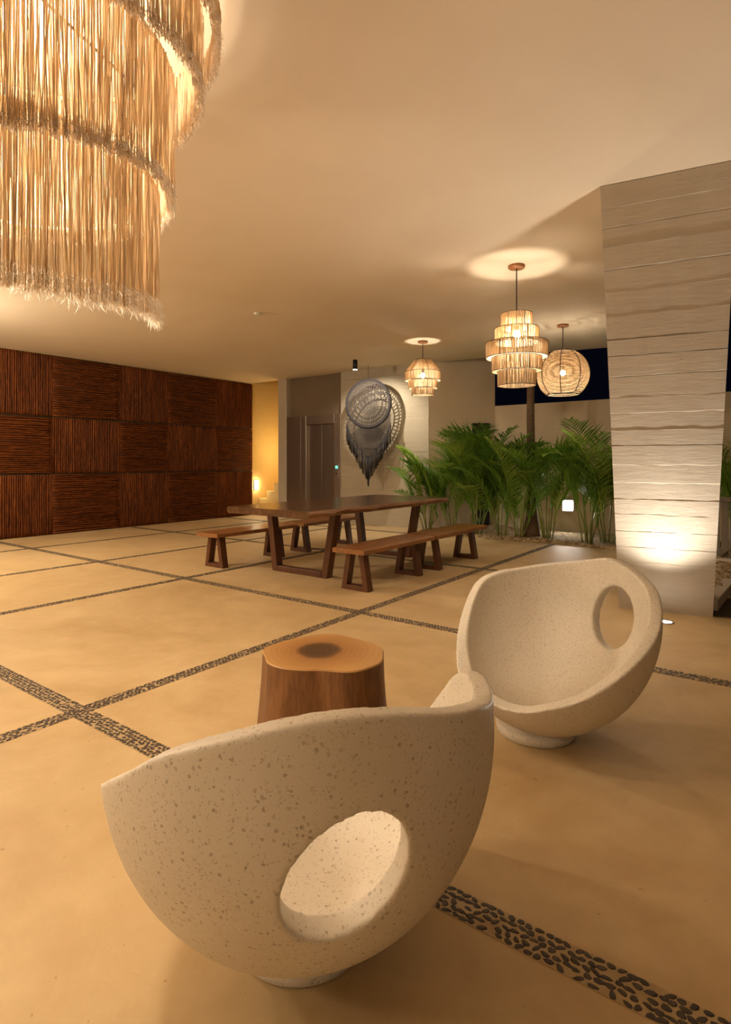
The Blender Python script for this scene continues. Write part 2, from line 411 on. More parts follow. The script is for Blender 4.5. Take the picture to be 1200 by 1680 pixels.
tag(wallbar('garden_kerb', P(4.1,7.0), P(6.5,5.6), .14, .12, M['kerb']), 'pale kerb in front of the slatted gate at the right edge', 'kerb')
tag(wallbar('garden_kerb', P(3.02,5.0)+Vector((0,0,.006)), P(3.75,5.9), .10, .10, M['kerb']), 'low sloping kerb running back from the column foot', 'kerb')
# slatted gate at far right
ga, gb = P(4.35,7.35), P(6.4,6.3); ge = (gb-ga).normalized(); gn = Vector((-ge.y,ge.x,0)); L_ = (gb-ga).length
t = thing('slatted_gate', 'grey slatted wooden gate with a diagonal brace beyond the concrete column', 'gate', ga, math.atan2(ge.y,ge.x))
b = MB(); x = 0
while x < L_: b.box(x, x+.075, 0, .03, .03, .80); x += .095
b.build('slats', M['greyfence'], t)
b = MB(); b.box(0, L_, -.03, 0, .80, .86); b.box(0, L_, -.03, 0, 0.0, .09); b.build('rail', M['greyfence'], t)
b = MB(); b.hexa([(.05,-.06,.09),(.15,-.06,.09),(.15,-.031,.09),(.05,-.031,.09)], [(.75,-.06,.8),(.87,-.06,.8),(.87,-.031,.8),(.75,-.031,.8)]); b.build('brace', M['greyfence'], t)

# ---------------------------------------------------------------- palms
def frond_mesh(name, length, droop, seed, mat):
    rnd = random.Random(seed); b = MB(); n = 20; pts = []; ang = math.radians(rnd.uniform(66,84)); p = Vector((0,0,0))
    side = rnd.uniform(-.4,.4)
    for i in range(n+1):
        t = i/n; a = ang - droop*t**1.5; pts.append(p.copy())
        p = p + Vector((math.cos(a), side*t*.5, math.sin(a)))*(length/n)
    b.tube(pts, [.007*(1-.8*i/n)+.001 for i in range(n+1)], 5)
    nl = 34
    for i in range(nl):
        t = .16 + .84*i/nl; f = t*n; j = min(int(f), n-1); q = pts[j].lerp(pts[j+1], f-j); d = (pts[j+1]-pts[j]).normalized()
        ll = length*.42*math.sin(PI*min(1, t*.86+.12))**.7*rnd.uniform(.85,1.1)
        for sg in (-1,1):
            lat = Vector((0,sg,0)); lat = (lat - d*lat.dot(d)).normalized(); upv = d.cross(lat)*sg
            dirn = (d*.62 + lat*.85 + upv*.22 + Vector((rnd.uniform(-.08,.08),)*3)).normalized()
            w = .0085+.003*rnd.random(); pr = q; sid = dirn.cross(Vector((0,0,1))).normalized()*w
            vs = []; fall = rnd.uniform(.05,.30)
            for kx, (tt, ww) in enumerate(((0,.35),(.3,1),(.65,.8),(1,.05))):
                pp = q + dirn*ll*tt + Vector((0,0,-fall*ll*tt*tt))
                vs += [pp-sid*ww, pp+Vector((0,0,-w*.5*ww)), pp+sid*ww]
            fs = []
            for r in range(3): o = r*3; fs += [(o,o+1,o+4,o+3),(o+1,o+2,o+5,o+4)]
            b.add(vs, fs)
    me = b.build(name, mat); m = me.data; bpy.data.objects.remove(me); return m
FR = [frond_mesh('frond', 1.0, .85+.25*(i % 4), 40+i, M['leafa'] if i % 3 else M['leafb']) for i in range(8)]
def palm(x, y, h, spread, nf, seed, label, bias=None, low=False):
    rnd = random.Random(seed)
    t = thing('areca_palm', label, 'palm', (x,y,.0), 0, 'palms along the garden wall')
    nc = 5 + seed % 4; tops = []
    for i in range(nc):
        a = 2*PI*i/nc + rnd.uniform(-.4,.4); r0 = rnd.uniform(.02,.09); hh = h*rnd.uniform(.18,.42); lean = rnd.uniform(.05,.22)*spread
        pts = [(r0*math.cos(a)*(1), r0*math.sin(a), 0)] + [((r0+lean*(u**1.3))*math.cos(a), (r0+lean*(u**1.3))*math.sin(a), hh*u) for u in (.25,.5,.75,1)]
        b = MB(); b.tube(pts, [.016,.013,.012,.010,.008], 6); b.build('stem', M['cane'], t, True); tops.append((Vector(pts[-1]), a))
    for i in range(nf):
        tp, a = tops[i % nc]; me = FR[rnd.randrange(len(FR))]
        az = a + rnd.uniform(-1.0,1.0)
        if bias is not None and rnd.random() < .5: az = bias + rnd.uniform(-.7,.7)
        sc = (h*1.12 - tp.z)*rnd.uniform(.8,1.15)
        lowf = low and rnd.random() < .38
        if lowf: sc *= .72
        o = bpy.data.objects.new('frond', me); col.objects.link(o); o.parent = t
        o.location = tp*(rnd.uniform(.3,.6) if lowf else rnd.uniform(.78,1.0)); o.scale = (sc*spread, sc*spread, sc*1.02)
        tx, ty, cy = o.location.x+math.cos(az)*sc*.7, o.location.y+math.sin(az)*sc*.7, y
        def out(az_):
            ex, ey = x+tx*0+o.location.x+math.cos(az_)*sc*.75, y+o.location.y+math.sin(az_)*sc*.75
            lim = 9.50 if ex < -5.45 else min(10.35, 9.50+(ex+5.45)*.95)
            return ey > lim
        for tr_ in range(12):
            if not out(az): break
            az = rnd.uniform(-PI, 0)
        o.rotation_euler = (rnd.uniform(-.15,.15), rnd.uniform(-.2,.12), az)
    return t
toward_left = math.atan2(s_*-1, c_*-1)
PL = [(702,9.33,1.60,1.0,12,3,'areca palm at the left end reaching a bright frond past the concrete wall', toward_left),
      (742,9.45,1.95,.85,14,4,'tall dark green areca palm in front of the dark door, left side', None),
      (783,9.38,1.92,.85,15,6,'dense areca palm with yellowish canes directly right of the dark door', None),
      (822,9.30,2.0,.85,15,5,'tallest full areca palm left of the tree trunk post', None),
      (852,9.26,1.75,.85,13,9,'bushy areca palm close against the left side of the trunk post', None),
      (897,9.26,1.80,.8,9,2,'areca palm with bare green canes between trunk post and lit wall light', None),
      (966,9.22,1.70,.7,9,7,'slim areca palm just right of the glowing square wall light', None),
      (996,9.45,1.85,.85,13,8,'areca palm standing against the left edge of the concrete column', None)]
for px, Y, h, sp, nf, sd, lab, bs in PL: palm(onY(px,Y), Y, h, sp, nf, sd, lab, bs, px < 880)
p = P(5.15,7.6); palm(p.x, p.y, 1.75, 1.0, 9, 12, 'palm glimpsed past the right side of the concrete column', None)
# trunk post
tx = onY(872,9.42); b = MB(); prof = []
pts = [(tx+.015*math.sin(z*2.2), 9.42+.01*math.cos(z*3), z) for z in [0,.12,.3,.5,.8,1.2,1.6,2.0,2.5,3.0,CEIL]]
b.tube(pts, [.15,.14,.11,.08,.072,.068,.066,.064,.062,.06,.06], 14)
tag(b.build('tree_trunk', M['trunk'], None, True), 'dark bare tree trunk rising among the palms to the ceiling', 'trunk')
# square wall light on the garden wall
wl = onY(933,10.58)
t = thing('garden_wall_light', 'glowing white square light on the garden wall behind the palms', 'light', (wl,10.58,.51))
b = MB(); b.box(-.105,.105,-.03,0,-.105,.105); b.build('housing', M['white'], t, bevel=.003)
b = MB(); b.box(-.09,.09,-.034,-.0301,-.09,.09); b.build('diffuser', M['e_wall'], t)
spot('garden_light_beam', (wl,10.50,.51), (wl-.3,9.0,.35), 14, 160, .6, (1,.86,.65), .08)

# ---------------------------------------------------------------- wood panels on the left wall
ycols = [2.85,3.86,4.95,6.24,7.33,8.62,9.72]; zrow = [0.0,1.087,2.11,CEIL-.01]
X0 = -10.632
rown = ['bottom','middle','top']; coln = ['cut off by the left edge of the photo','first full-width','leftmost in view','second from the left','middle','second from the right','rightmost']
# one mesh per panel: backing and irregular rods
def panel(ci, ri):
    y0, y1, z0, z1 = ycols[ci]+.012, ycols[ci+1]-.012, zrow[ri]+.012, zrow[ri+1]-.012
    vert = (ci + ri) % 2 == 1
    yc, zc = (y0+y1)/2, (z0+z1)/2; rnd = random.Random(ci*10+ri)
    b = MB(); b.k = 1; b.box(0,.02, y0-yc-.008, y1-yc+.008, z0-zc-.008, z1-zc+.008); b.k = 0
    W = (y1-y0) if vert else (z1-z0); Ln = (z1-z0) if vert else (y1-y0); u = 0
    b.box(.02,.045, y0-yc-.008, y0-yc+.014, z0-zc, z1-zc); b.box(.02,.045, y1-yc-.014, y1-yc+.008, z0-zc, z1-zc)
    while u < W-.02:
        w = min(rnd.uniform(.026,.044), W-u); ns = 14; pts = []; rs = []; ph = rnd.random()*60
        for i in range(ns+1):
            t = i/ns; off = noise.noise(Vector((t*3.2, ph, 0)))*.008
            l_ = -Ln/2 + Ln*t; uu = -W/2 + u + w/2 + off
            pts.append((.034, uu, l_) if vert else (.034, l_, uu)); rs.append(w*.43*(1+.22*noise.noise(Vector((t*7, ph, 5)))))
        b.tube(pts, rs, 8); u += w
    o = b.build('slatted_wood_panel', [M['slat'] if vert else M['slath'], M['slatback']], None, True)
    o.location = (X0, yc, zc)
    nm = {1:'at the left edge of the photo', 2:'second from the left', 3:'third from the left', 4:'fourth from the left', 5:'at the right end'}[ci]
    tag(o, 'dark wood wall panel of %s slats, %s row, %s' % ('vertical' if vert else 'horizontal', rown[ri], nm), 'wall panel', 'slatted wood panels on the left wall')
for ci in range(1,6):
    for ri in range(3): panel(ci, ri)
b = MB(); b.box(X0, X0+.05, -6, 3.85, 0, CEIL-.01); struct(b.build('trim_20', M['slatback']))

# ---------------------------------------------------------------- stairs and light
b = MB()
b.box(-10.63, -9.61, 9.80, 9.95, .001, .20)
for x, z0, z in ((-10.60,.001,.40),(-10.33,.40,.59),(-10.08,.59,.79),(-9.83,.79,.98)): b.box(x, -9.61, 9.95, 11.04, z0, z)
tag(b.build('staircase', M['yellow'], bevel=.006), 'plastered steps rising to the right behind the lift pier', 'stairs')
t = thing('stair_light', 'small glowing wall light at the end of the slatted wood wall', 'light', (-10.64,9.86,.73))
b = MB(); b.box(0,.03,-.05,.05,-.12,.12); b.build('housing', M['white'], t)
b = MB(); b.box(.0301,.06,-.04,.04,-.11,.11); b.build('diffuser', M['e_stair'], t)
point('stairwell_glow', (-9.9,10.4,1.6), 16, (1,.70,.30), .2)

# ---------------------------------------------------------------- lift
t = thing('elevator', 'stainless steel elevator with closed double doors set in the back wall', 'elevator', (0,9.62,0))
b = MB(); b.box(-9.33,-8.885,0,.12,0,2.34); b.build('side_panel', M['steel'], t, bevel=.004)
b = MB(); b.box(-8.88,-8.72,-.01,.12,0,2.34); b.box(-7.90,-7.725,-.01,.12,0,2.34); b.box(-8.72,-7.90,-.01,.12,2.14,2.34); b.build('door_frame', M['steel'], t, bevel=.004)
b = MB(); b.box(-8.715,-8.30,.05,.08,.01,2.135); b.build('door', M['steeldark'], t, bevel=.003)
b = MB(); b.box(-8.28,-7.905,.04,.07,.01,2.135); b.build('door', M['steeldark'], t, bevel=.003)
b = MB(); b.box(-7.87,-7.77,-.022,-.01,.95,1.27); cp = b.build('call_panel', M['steel'], t, bevel=.003)
b = MB(); b.box(-7.85,-7.79,-.026,-.0221,1.16,1.22); b.build('display', M['e_disp'], cp)
b = MB(); b.tube([(-7.82,-.022,1.05),(-7.82,-.032,1.05)], .02, 16); b.build('button', M['chrome'], cp)

# ---------------------------------------------------------------- ceiling spot and sensor
sp_ = P(-.195*.93,10.03)
sp_ = Vector((onY(583,8.62), 8.62, 0))
t = thing('ceiling_spotlight', 'black cylinder spotlight on the ceiling in front of the grey wall hanging', 'light', (sp_.x, sp_.y, CEIL))
b = MB(); b.lathe([(.045,-.18),(.045,0)], 24); b.build('housing', M['black'], t, True)
b = MB(); b.lathe([(.038,-.184),(.038,-.1801)], 24); b.build('lens', M['e_spot'], t)
DC = Vector((onY(604.5,9.22), 9.22, 2.46))
spot('spotlight_beam', (sp_.x, sp_.y, CEIL-.2), DC+Vector((0.05,.3,-1.0)), 105, 125, .6, (1,.88,.70), .02)
se = P((423-600)/F*1814/245/1.0, 1814/245.)
b = MB(); b.lathe([(.05,-.001),(.05,-.02),(.03,-.03)], 24)
o = b.build('ceiling_sensor', M['white'], None, True); o.location = (se.x, se.y, CEIL); tag(o, 'small round white sensor on the ceiling', 'sensor')

# ---------------------------------------------------------------- macrame wall hanging
t = thing('macrame_wall_hanging', 'large grey round macrame hanging with fringed point in front of concrete wall', 'wall hanging', (DC.x, DC.y, DC.z), math.radians(14))
R = .475; b = MB(); N = 96
b.tube([(R*math.cos(2*PI*i/N), 0, R*math.sin(2*PI*i/N)) for i in range(N)], [.020+.003*(i % 2) for i in range(N)], 8, closed=True); b.build('hoop', M['yarn'], t, True)
b = MB(); b.tube([(0,0,R+.02),(0,0,CEIL-DC.z)], .003, 5); b.build('hanging_cord', M['black'], t)
b = MB()
def circ(r, th, n=72, cx=0, cz=0): b.tube([(cx+r*math.cos(2*PI*i/n), random.uniform(-.002,.002), cz+r*math.sin(2*PI*i/n)) for i in range(n)], th, 5, closed=True)
r = .006
while r < .19: circ(r, .0040, 60); r += .0112
for i in range(60):
    a = 2*PI*i/60; w = .0045
    b.tube([(rr*math.cos(a), 0, rr*math.sin(a)) for rr in (.185,.29)], w, 5)
for rr in (.21,.29,.30,.37,.385,.43,.445,.455): circ(rr, .0055)
for i in range(44):
    a = 2*PI*i/44; circ(.034, .0048, 14, .335*math.cos(a), .335*math.sin(a)); 
for i in range(56):
    a = 2*PI*i/56; circ(.021, .0045, 10, .408*math.cos(a), .408*math.sin(a))
for i in range(150):
    a = 2*PI*i/150; b.tube([(rr*math.cos(a+da), 0, rr*math.sin(a+da)) for rr, da in ((.43,0),(.475,.03))], .0035, 4)
b.build('crochet_web', M['yarnl'], t, True)
# diagonal net below the hoop down to the point
b = MB()
def vz(au): return -1.06+.55*au**1.2 + (.12*((au-.8)/.2) if au > .8 else 0)
for sg in (-1,1):
    for i in range(44):
        c0 = -.30 - .028*i; run = []; segs = []
        for q in range(61):
            x = -.47+.94*q/60; z = c0 + sg*x*.85
            if z > vz(abs(x)/.475) and x*x+z*z > R*R*.98 and z < -.08: run.append((x, .004*sg, z))
            else:
                if len(run) > 1: segs.append(run)
                run = []
        if len(run) > 1: segs.append(run)
        for g in segs: b.tube(g, .0056, 4)
for sg in (-1,1):
    b.tube([(sg*.475*u, 0, vz(u)) for u in [q/20 for q in range(21)]], .010, 6)
b.build('netting', M['yarnl'], t, True)
b = MB(); n = 50
for i in range(n):
    u = (i/(n-1))*2-1; x = .475*u; au = abs(u); zt = vz(au); zb = -.74-.78*(1-au)**.9 - random.uniform(0,.06)
    for kx in range(2):
        xx = x+random.uniform(-.005,.005); b.tube([(xx,random.uniform(-.012,.012),zt),(xx*.985+random.uniform(-.005,.005),random.uniform(-.015,.015),(zt+zb)/2),(xx*.97+random.uniform(-.008,.008),random.uniform(-.012,.012),zb)], [.006,.0065,.005], 5)
for kx in range(14):
    a = random.uniform(-.03,.03); b.tube([(a,random.uniform(-.015,.015),-1.04),(a*.8,random.uniform(-.01,.01),-1.3),(a*.4,0,-1.58-random.uniform(0,.09))], [.008,.009,.005], 5)
b.build('fringe', M['yarn'], t, True)

# ---------------------------------------------------------------- table
TX0, TX1, TY0, TY1, TZ0, TZ1 = -5.12, -3.85, 4.30, 7.22, .725, .80
tcx, tcy = (TX0+TX1)/2, (TY0+TY1)/2
t = thing('dining_table', 'long live-edge dark wood dining table on trapezoid wood frames', 'table', (tcx,tcy,0))
b = MB(); n = 60; ring = []
def edge(sg, v):
    x = (TX1-TX0)/2
    wv = .035*noise.noise(Vector((v*1.6, sg*9, 1)))+.018*noise.noise(Vector((v*6, sg*5, 2)))
    if sg > 0: wv += -.05*math.exp(-((v-.95)/.10)**2) + .03*math.exp(-((v-.35)/.3)**2)
    return sg*(x + wv)
vs = []; HL = (TY1-TY0)/2; rows = n+1; cols = 12
prof = [(-1,.0,TZ0),]
for i in range(rows):
    v = -HL + 2*HL*i/n; xl, xr = edge(-1,v), edge(1,v)
    bt = .02*noise.noise(Vector((v*4,7,0)))
    loop = [(xl+.03, TZ0), (xl+.0, TZ0+.02), (xl+.008, TZ1-.012), (xl+.02, TZ1)] + \
           [(xl+.02+(xr-xl-.04)*k/6, TZ1) for k in range(1,6)] + \
           [(xr-.02, TZ1), (xr-.004, TZ1-.014), (xr+.012, TZ0+.045+bt), (xr-.012, TZ0+.016+bt*.5), (xr-.05, TZ0)]
    vs += [(x, v, z) for x, z in loop]
L = len(loop); fs = []; mi = []
for i in range(n):
    for k in range(L):
        k2 = (k+1) % L; fs.append((i*L+k, i*L+k2, (i+1)*L+k2, (i+1)*L+k)[::-1]); mi.append(1 if 9 <= k <= 12 else 0)
fs += [tuple(range(L)), tuple(range((rows-1)*L+L-1, (rows-1)*L-1, -1))]; mi += [0,0]
b.add(vs, fs); b.m = mi
o = b.build('tabletop', [M['tabletop'], M['liveedge']], t)
for ly in (4.93-tcy, 6.66-tcy):
    b = MB(); a0, a1, c0, c1 = -4.97-tcx, -4.12-tcx, -5.07-tcx, -3.99-tcx; w = .085; dp = .05
    zt_ = TZ0
    b.hexa([(a0,ly-dp,0),(a0+w,ly-dp,0),(a0+w,ly+dp,0),(a0,ly+dp,0)], [(c0,ly-dp,zt_),(c0+w,ly-dp,zt_),(c0+w,ly+dp,zt_),(c0,ly+dp,zt_)])
    fr = b.build('leg', M['leg'], t, bevel=.004)
    b = MB(); b.hexa([(a1-w,ly-dp,0),(a1,ly-dp,0),(a1,ly+dp,0),(a1-w,ly+dp,0)], [(c1-w,ly-dp,zt_),(c1,ly-dp,zt_),(c1,ly+dp,zt_),(c1-w,ly+dp,zt_)])
    b.build('leg', M['leg'], t, bevel=.004)
    b = MB(); b.box(a0+w-.002, a1-w+.002, ly-dp, ly+dp, 0, .065); b.build('foot_rail', M['leg'], t, bevel=.004)

# ---------------------------------------------------------------- benches
def bench(loc, label):
    t = thing('bench', label, 'bench', loc, 0, 'wooden benches around the dining table')
    b = MB(); n = 24; vs = []
    for i in range(n+1):
        v = -.70+1.40*i/n; w = .20+.008*noise.noise(Vector((v*3,0,loc[0]))); w2 = .20+.008*noise.noise(Vector((v*3,5,loc[0])))
        vs += [(-w,v,.385),(-w,v,.425),(-w+.008,v,.432),(w2-.008,v,.432),(w2,v,.425),(w2,v,.385)]
    fs = [(i*6+k, (i+1)*6+k, (i+1)*6+(k+1)%6, i*6+(k+1)%6) for i in range(n) for k in range(6)]
    fs += [tuple(range(6)), tuple(range(n*6+5, n*6-1, -1))]
    b.add(vs, fs); b.build('seat', M['benchtop'], t)
    for ly in (-.55,.42 if False else .44):
        dp = .045; w = .06
        for sg in (-1,1):
            b = MB(); x0, x1 = sg*.17, sg*(.17-w); y0, y1 = sg*.105, sg*(.105-w)
            xs_ = sorted((x0,x1)); ys_ = sorted((y0,y1))
            b.hexa([(xs_[0],ly-dp,0),(xs_[1],ly-dp,0),(xs_[1],ly+dp,0),(xs_[0],ly+dp,0)], [(ys_[0],ly-dp,.385),(ys_[1],ly-dp,.385),(ys_[1],ly+dp,.385),(ys_[0],ly+dp,.385)])
            b.build('leg', M['leg'], t, bevel=.003)
        b = MB(); b.box(-.115,.115,ly-dp,ly+dp,0,.05); b.build('foot_rail', M['leg'], t, bevel=.003)
    return t
b0 = bench((-3.52,5.20,0), 'nearest wooden bench on the right side of the table, closest to the camera')
dup(b0, (-3.51,6.64,0), 0, 'wooden bench on the right side of the table nearer the palms')
dup(b0, (-5.70,5.19,0), 0, 'wooden bench on the left side of the table nearer the wood wall')
dup(b0, (-5.70,6.72,0), 0, 'wooden bench behind the table nearer the elevator, partly hidden')

# ---------------------------------------------------------------- stump side table
sc = P(-.19,2.66); t = thing('stump_side_table', 'tree stump side table with pale polished top and dark heart', 'side table', sc, TH)
def srad(a, z):
    r = .268 + .016*math.cos(2*a+.6) + .014*math.cos(3*a+1.9) + .010*math.sin(5*a) 
    f = 1 + .20*(1-z/.42)**1.6*.6 + .02*noise.noise(Vector((math.cos(a)*3, math.sin(a)*3, z*2)))
    return r*f*(1 - .012*math.cos(9*a+z*2)*(1))
n = 120; zl = [0,.05,.1,.16,.22,.28,.33,.37,.40,.414,.42]
b = MB(); vs = [(srad(2*PI*k/n,z)*(1-(.012 if z > .417 else 0))*math.cos(2*PI*k/n), srad(2*PI*k/n,z)*(1-(.012 if z > .417 else 0))*math.sin(2*PI*k/n), z) for z in zl for k in range(n)]
b.add(vs, [(i*n+k, i*n+(k+1)%n, (i+1)*n+(k+1)%n, (i+1)*n+k) for i in range(len(zl)-2) for k in range(n)]+[tuple(range(n-1,-1,-1))])
b.build('trunk', M['bark'], t, True)
b = MB(); i0 = (len(zl)-2)*n; b.add(vs[i0:]+[], [(k, (k+1)%n, n+(k+1)%n, n+k) for k in range(n)]+[tuple(range(n,2*n))]); b.build('top', M['stumptop'], t)

# ---------------------------------------------------------------- terrazzo bowl chairs
def interp(tab, a):
    a = a % 360; ks = sorted(tab); ks2 = [ks[-1]-360]+ks+[ks[0]+360, ks[1]+360]; vs = [tab[k % 360] for k in ks2]
    ks0 = [ks[-2]-360]+ks2; vs0 = [tab[ks[-2]]]+vs
    for i in range(1, len(ks0)-2):
        if ks0[i] <= a <= ks0[i+1]:
            t = (a-ks0[i])/(ks0[i+1]-ks0[i]); p0, p1, p2, p3 = vs0[i-1], vs0[i], vs0[i+1], vs0[i+2]
            h0, h1, h2 = ks0[i]-ks0[i-1], ks0[i+1]-ks0[i], ks0[i+2]-ks0[i+1]
            m1 = .5*((p1-p0)/h0+(p2-p1)/h1)*h1; m2 = .5*((p2-p1)/h1+(p3-p2)/h2)*h1
            t2, t3 = t*t, t*t*t
            return (2*t3-3*t2+1)*p1+(t3-2*t2+t)*m1+(-2*t3+3*t2)*p2+(t3-t2)*m2
    return vs0[-1]
def chair(loc, rim, hole, mat, label, Rr=.52, lean=.35, dx=0):
    ZC, RZ = .60, .572
    def rad(z, R, rz):
        if z < ZC: return R*math.sqrt(max(0, 1-((ZC-z)/rz)**2))
        return R*(1-lean*(z-ZC)**2*2)
    def surf(R, rz, zb, n, m, flip):
        vs = [(0,0,zb)]
        for i in range(1, m+1):
            for k in range(n):
                a = 2*PI*k/n; h = interp(rim, math.degrees(a)); u = (i/m)
                th0 = math.acos(max(-1,min(1,(ZC-zb)/rz))); 
                z = zb + (h-zb)*(1-math.cos(u*PI/2))**.95 if True else 0
                r = rad(z, R, rz); 
                if i < 3: r = min(r, R*.9)
                vs.append((r*math.cos(a), r*math.sin(a), z))
        return vs
    n, m = 160, 34
    vo = surf(Rr, RZ, .035, n, m, 0); vi = surf(Rr-.055, RZ-.075, .112, n, m, 1)
    vs = vo + vi; O = len(vo); fs = []
    for base, fl in ((0,False),(O,True)):
        for k in range(n):
            f = (base, base+1+(k+1)%n, base+1+k); fs.append(f[::-1] if fl else f)
        for i in range(m-1):
            for k in range(n):
                f = (base+1+i*n+k, base+1+i*n+(k+1)%n, base+1+(i+1)*n+(k+1)%n, base+1+(i+1)*n+k); fs.append(f[::-1] if fl else f)
    ro, ri = 1+(m-1)*n, O+1+(m-1)*n
    for k in range(n): fs.append((ro+k, ro+(k+1)%n, ri+(k+1)%n, ri+k))
    me = bpy.data.meshes.new('shell'); me.from_pydata(vs, [], fs); me.update()
    bm = bmesh.new(); bm.from_mesh(me); bmesh.ops.recalc_face_normals(bm, faces=bm.faces); bm.to_mesh(me); bm.free()
    o = bpy.data.objects.new('shell', me); col.objects.link(o)
    az, hz, ha, hb, tilt = hole; az = math.radians(az); r = rad(hz, Rr, RZ)
    ctr = Vector((r*math.cos(az), r*math.sin(az), hz))
    nrm = Vector((math.cos(az)/Rr*(r/Rr), math.sin(az)/Rr*(r/Rr), (hz-ZC)/RZ**2)).normalized()
    sid = Vector((-math.sin(az), math.cos(az), 0)); upv = nrm.cross(sid)
    if upv.z < 0: upv = -upv
    ct, st_ = math.cos(tilt), math.sin(tilt)
    c = MB(); K = 64; vv = []
    for dd, fl in ((-.2,.97),(.12,1.02)):
        for k in range(K):
            a = 2*PI*k/K; px, pz = ha*math.cos(a)*fl, hb*math.sin(a)*fl
            vv.append(ctr + nrm*dd + sid*(px*ct-pz*st_) + upv*(px*st_+pz*ct))
    c.add(vv, [tuple(range(K-1,-1,-1)), tuple(range(K,2*K))]+[(k,(k+1)%K,K+(k+1)%K,K+k) for k in range(K)])
    cut = c.build('cut', mat)
    bm = bmesh.new(); bm.from_mesh(cut.data); bmesh.ops.recalc_face_normals(bm, faces=bm.faces); bm.to_mesh(cut.data); bm.free()
    bo = o.modifiers.new('b','BOOLEAN'); bo.object = cut; bo.operation = 'DIFFERENCE'; bo.solver = 'EXACT'
    rm = o.modifiers.new('r','REMESH'); rm.mode = 'VOXEL'; rm.voxel_size = .0065; rm.use_smooth_shade = True
    sm = o.modifiers.new('s','SMOOTH'); sm.factor = .5; sm.iterations = 10
    bpy.context.view_layer.update(); dg = bpy.context.evaluated_depsgraph_get()
    me2 = bpy.data.meshes.new_from_object(o.evaluated_get(dg)); me2.name = 'shell'
    bpy.data.objects.remove(o); bpy.data.objects.remove(cut)
    me2.materials.clear(); me2.materials.append(mat); me2.polygons.foreach_set('use_smooth', [True]*len(me2.polygons))
    t = thing('bowl_chair', label, 'chair', loc, TH, 'round terrazzo bowl chairs')
    s = bpy.data.objects.new('shell', me2); col.objects.link(s); s.parent = t
    b = MB(); b.lathe([(.01,0),(.178,0),(.185,.006),(.185,.036),(.175,.046),(.12,.075)], 64); o = b.build('base_disc', mat, t, True); o.location = (dx*c_, -dx*s_, 0)
    return t
chair(P(-.172,1.595), {0:.69,10:.685,20:.645,30:.555,42:.43,60:.36,90:.30,120:.30,150:.34,180:.44,190:.47,200:.505,210:.55,220:.60,230:.65,240:.705,250:.742,260:.77,270:.792,285:.805,300:.79,310:.77,320:.748,330:.728,340:.705,350:.69},
      (-74,.478,.118,.148,-.6), M['terr1'], 'nearest round terrazzo bowl chair seen from behind with oval hole in its back', .518, .3, 0)
chair(P(.86,2.75), {0:.745,15:.78,30:.80,45:.775,60:.75,75:.728,90:.703,105:.685,120:.63,130:.52,140:.42,155:.32,170:.275,190:.265,210:.25,225:.24,240:.25,255:.29,270:.335,285:.41,300:.49,315:.56,330:.63,345:.70},
      (22,.50,.13,.16,.15), M['terr2'], 'farther terrazzo bowl chair facing the camera in front of the lit concrete column', .505, .3, -.045)

# ---------------------------------------------------------------- pendant lamps
def tier(r0, r1, z0, z1, w, name, t, parts=True, frame=True):
    n = int(2*PI*max(r0,r1)/(w*1.18)); b = MB()
    for k in range(n):
        a = 2*PI*k/n + random.uniform(-.25,.25)*2*PI/n; rr = w*.5*random.uniform(.8,1.15)
        a2 = a+random.uniform(-.3,.3)*w/max(r0,r1)
        b.tube([((r1)*math.cos(a), (r1)*math.sin(a), z1), ((r0+r1)/2*math.cos(a2)*1.0, (r0+r1)/2*math.sin(a2), (z0+z1)/2), ((r0)*math.cos(a), (r0)*math.sin(a), z0)], rr, 4, caps=False)
    sh = b.build('rope_tier', M['rope'], t)
    b = MB(); n = 48
    for r, z in ((r0,z0),(r1,z1)): b.tube([((r+.004)*math.cos(2*PI*i/n), (r+.004)*math.sin(2*PI*i/n), z) for i in range(n)], w*.42, 6, closed=True)
    for i in range(6):
        a = 2*PI*i/6+.35; b.tube([((r0+.004)*math.cos(a),(r0+.004)*math.sin(a),z0), ((r1+.004)*math.cos(a),(r1+.004)*math.sin(a),z1)], w*.35, 5)
    b.build('wire_frame', M['wire'], sh, True)
def fitting(t, top, zb, zcan, mat, cap=True):
    b = MB(); b.lathe([(.075,zcan-.028),(.08,zcan-.02),(.08,zcan)], 32); b.build('ceiling_canopy', M['canopyw'], t, True)
    b = MB(); b.tube([(0,0,zcan-.028),(0,0,zb+.09)], .006, 8); b.build('cord', M['black'], t)
    b = MB(); b.lathe([(.018,zb+.04),(.022,zb+.045),(.022,zb+.09),(.01,zb+.1)], 16); b.build('socket', M['black'], t, True)
    b = MB(); b.lathe([(.004,zb-.036),(.02,zb-.03),(.034,zb-.01),(.036,zb+.006),(.028,zb+.026),(.016,zb+.0395)], 20); b.build('bulb', mat, t, True)
pl = P((848-600)/F*5.63, 5.63)
t = thing('pendant_lamp', 'large five-tier woven rope pendant lamp nearest the leaning column', 'pendant lamp', (pl.x,pl.y,0), 0, 'woven rope pendant lamps')
for r, z0, z1 in ((.147,2.61,2.755),(.207,2.47,2.61),(.293,2.325,2.47),(.237,2.19,2.325),(.18,2.05,2.19)): tier(r, r, z0, z1, .0075, 'x', t)
fitting(t, 2.75, 2.55, CEIL, M['e_bulb'])
b = MB()
for i in range(3):
    a = 2*PI*i/3; b.tube([(.147*math.cos(a),.147*math.sin(a),2.755),(0,0,2.74)], .004, 5)
b.build('spider', M['wire'], t)
pl = P((694-600)/F*9.16, 9.16)
t = thing('pendant_lamp', 'small tiered woven pendant lamp right of the macrame hanging', 'pendant lamp', (pl.x,pl.y,0), 0, 'woven rope pendant lamps')
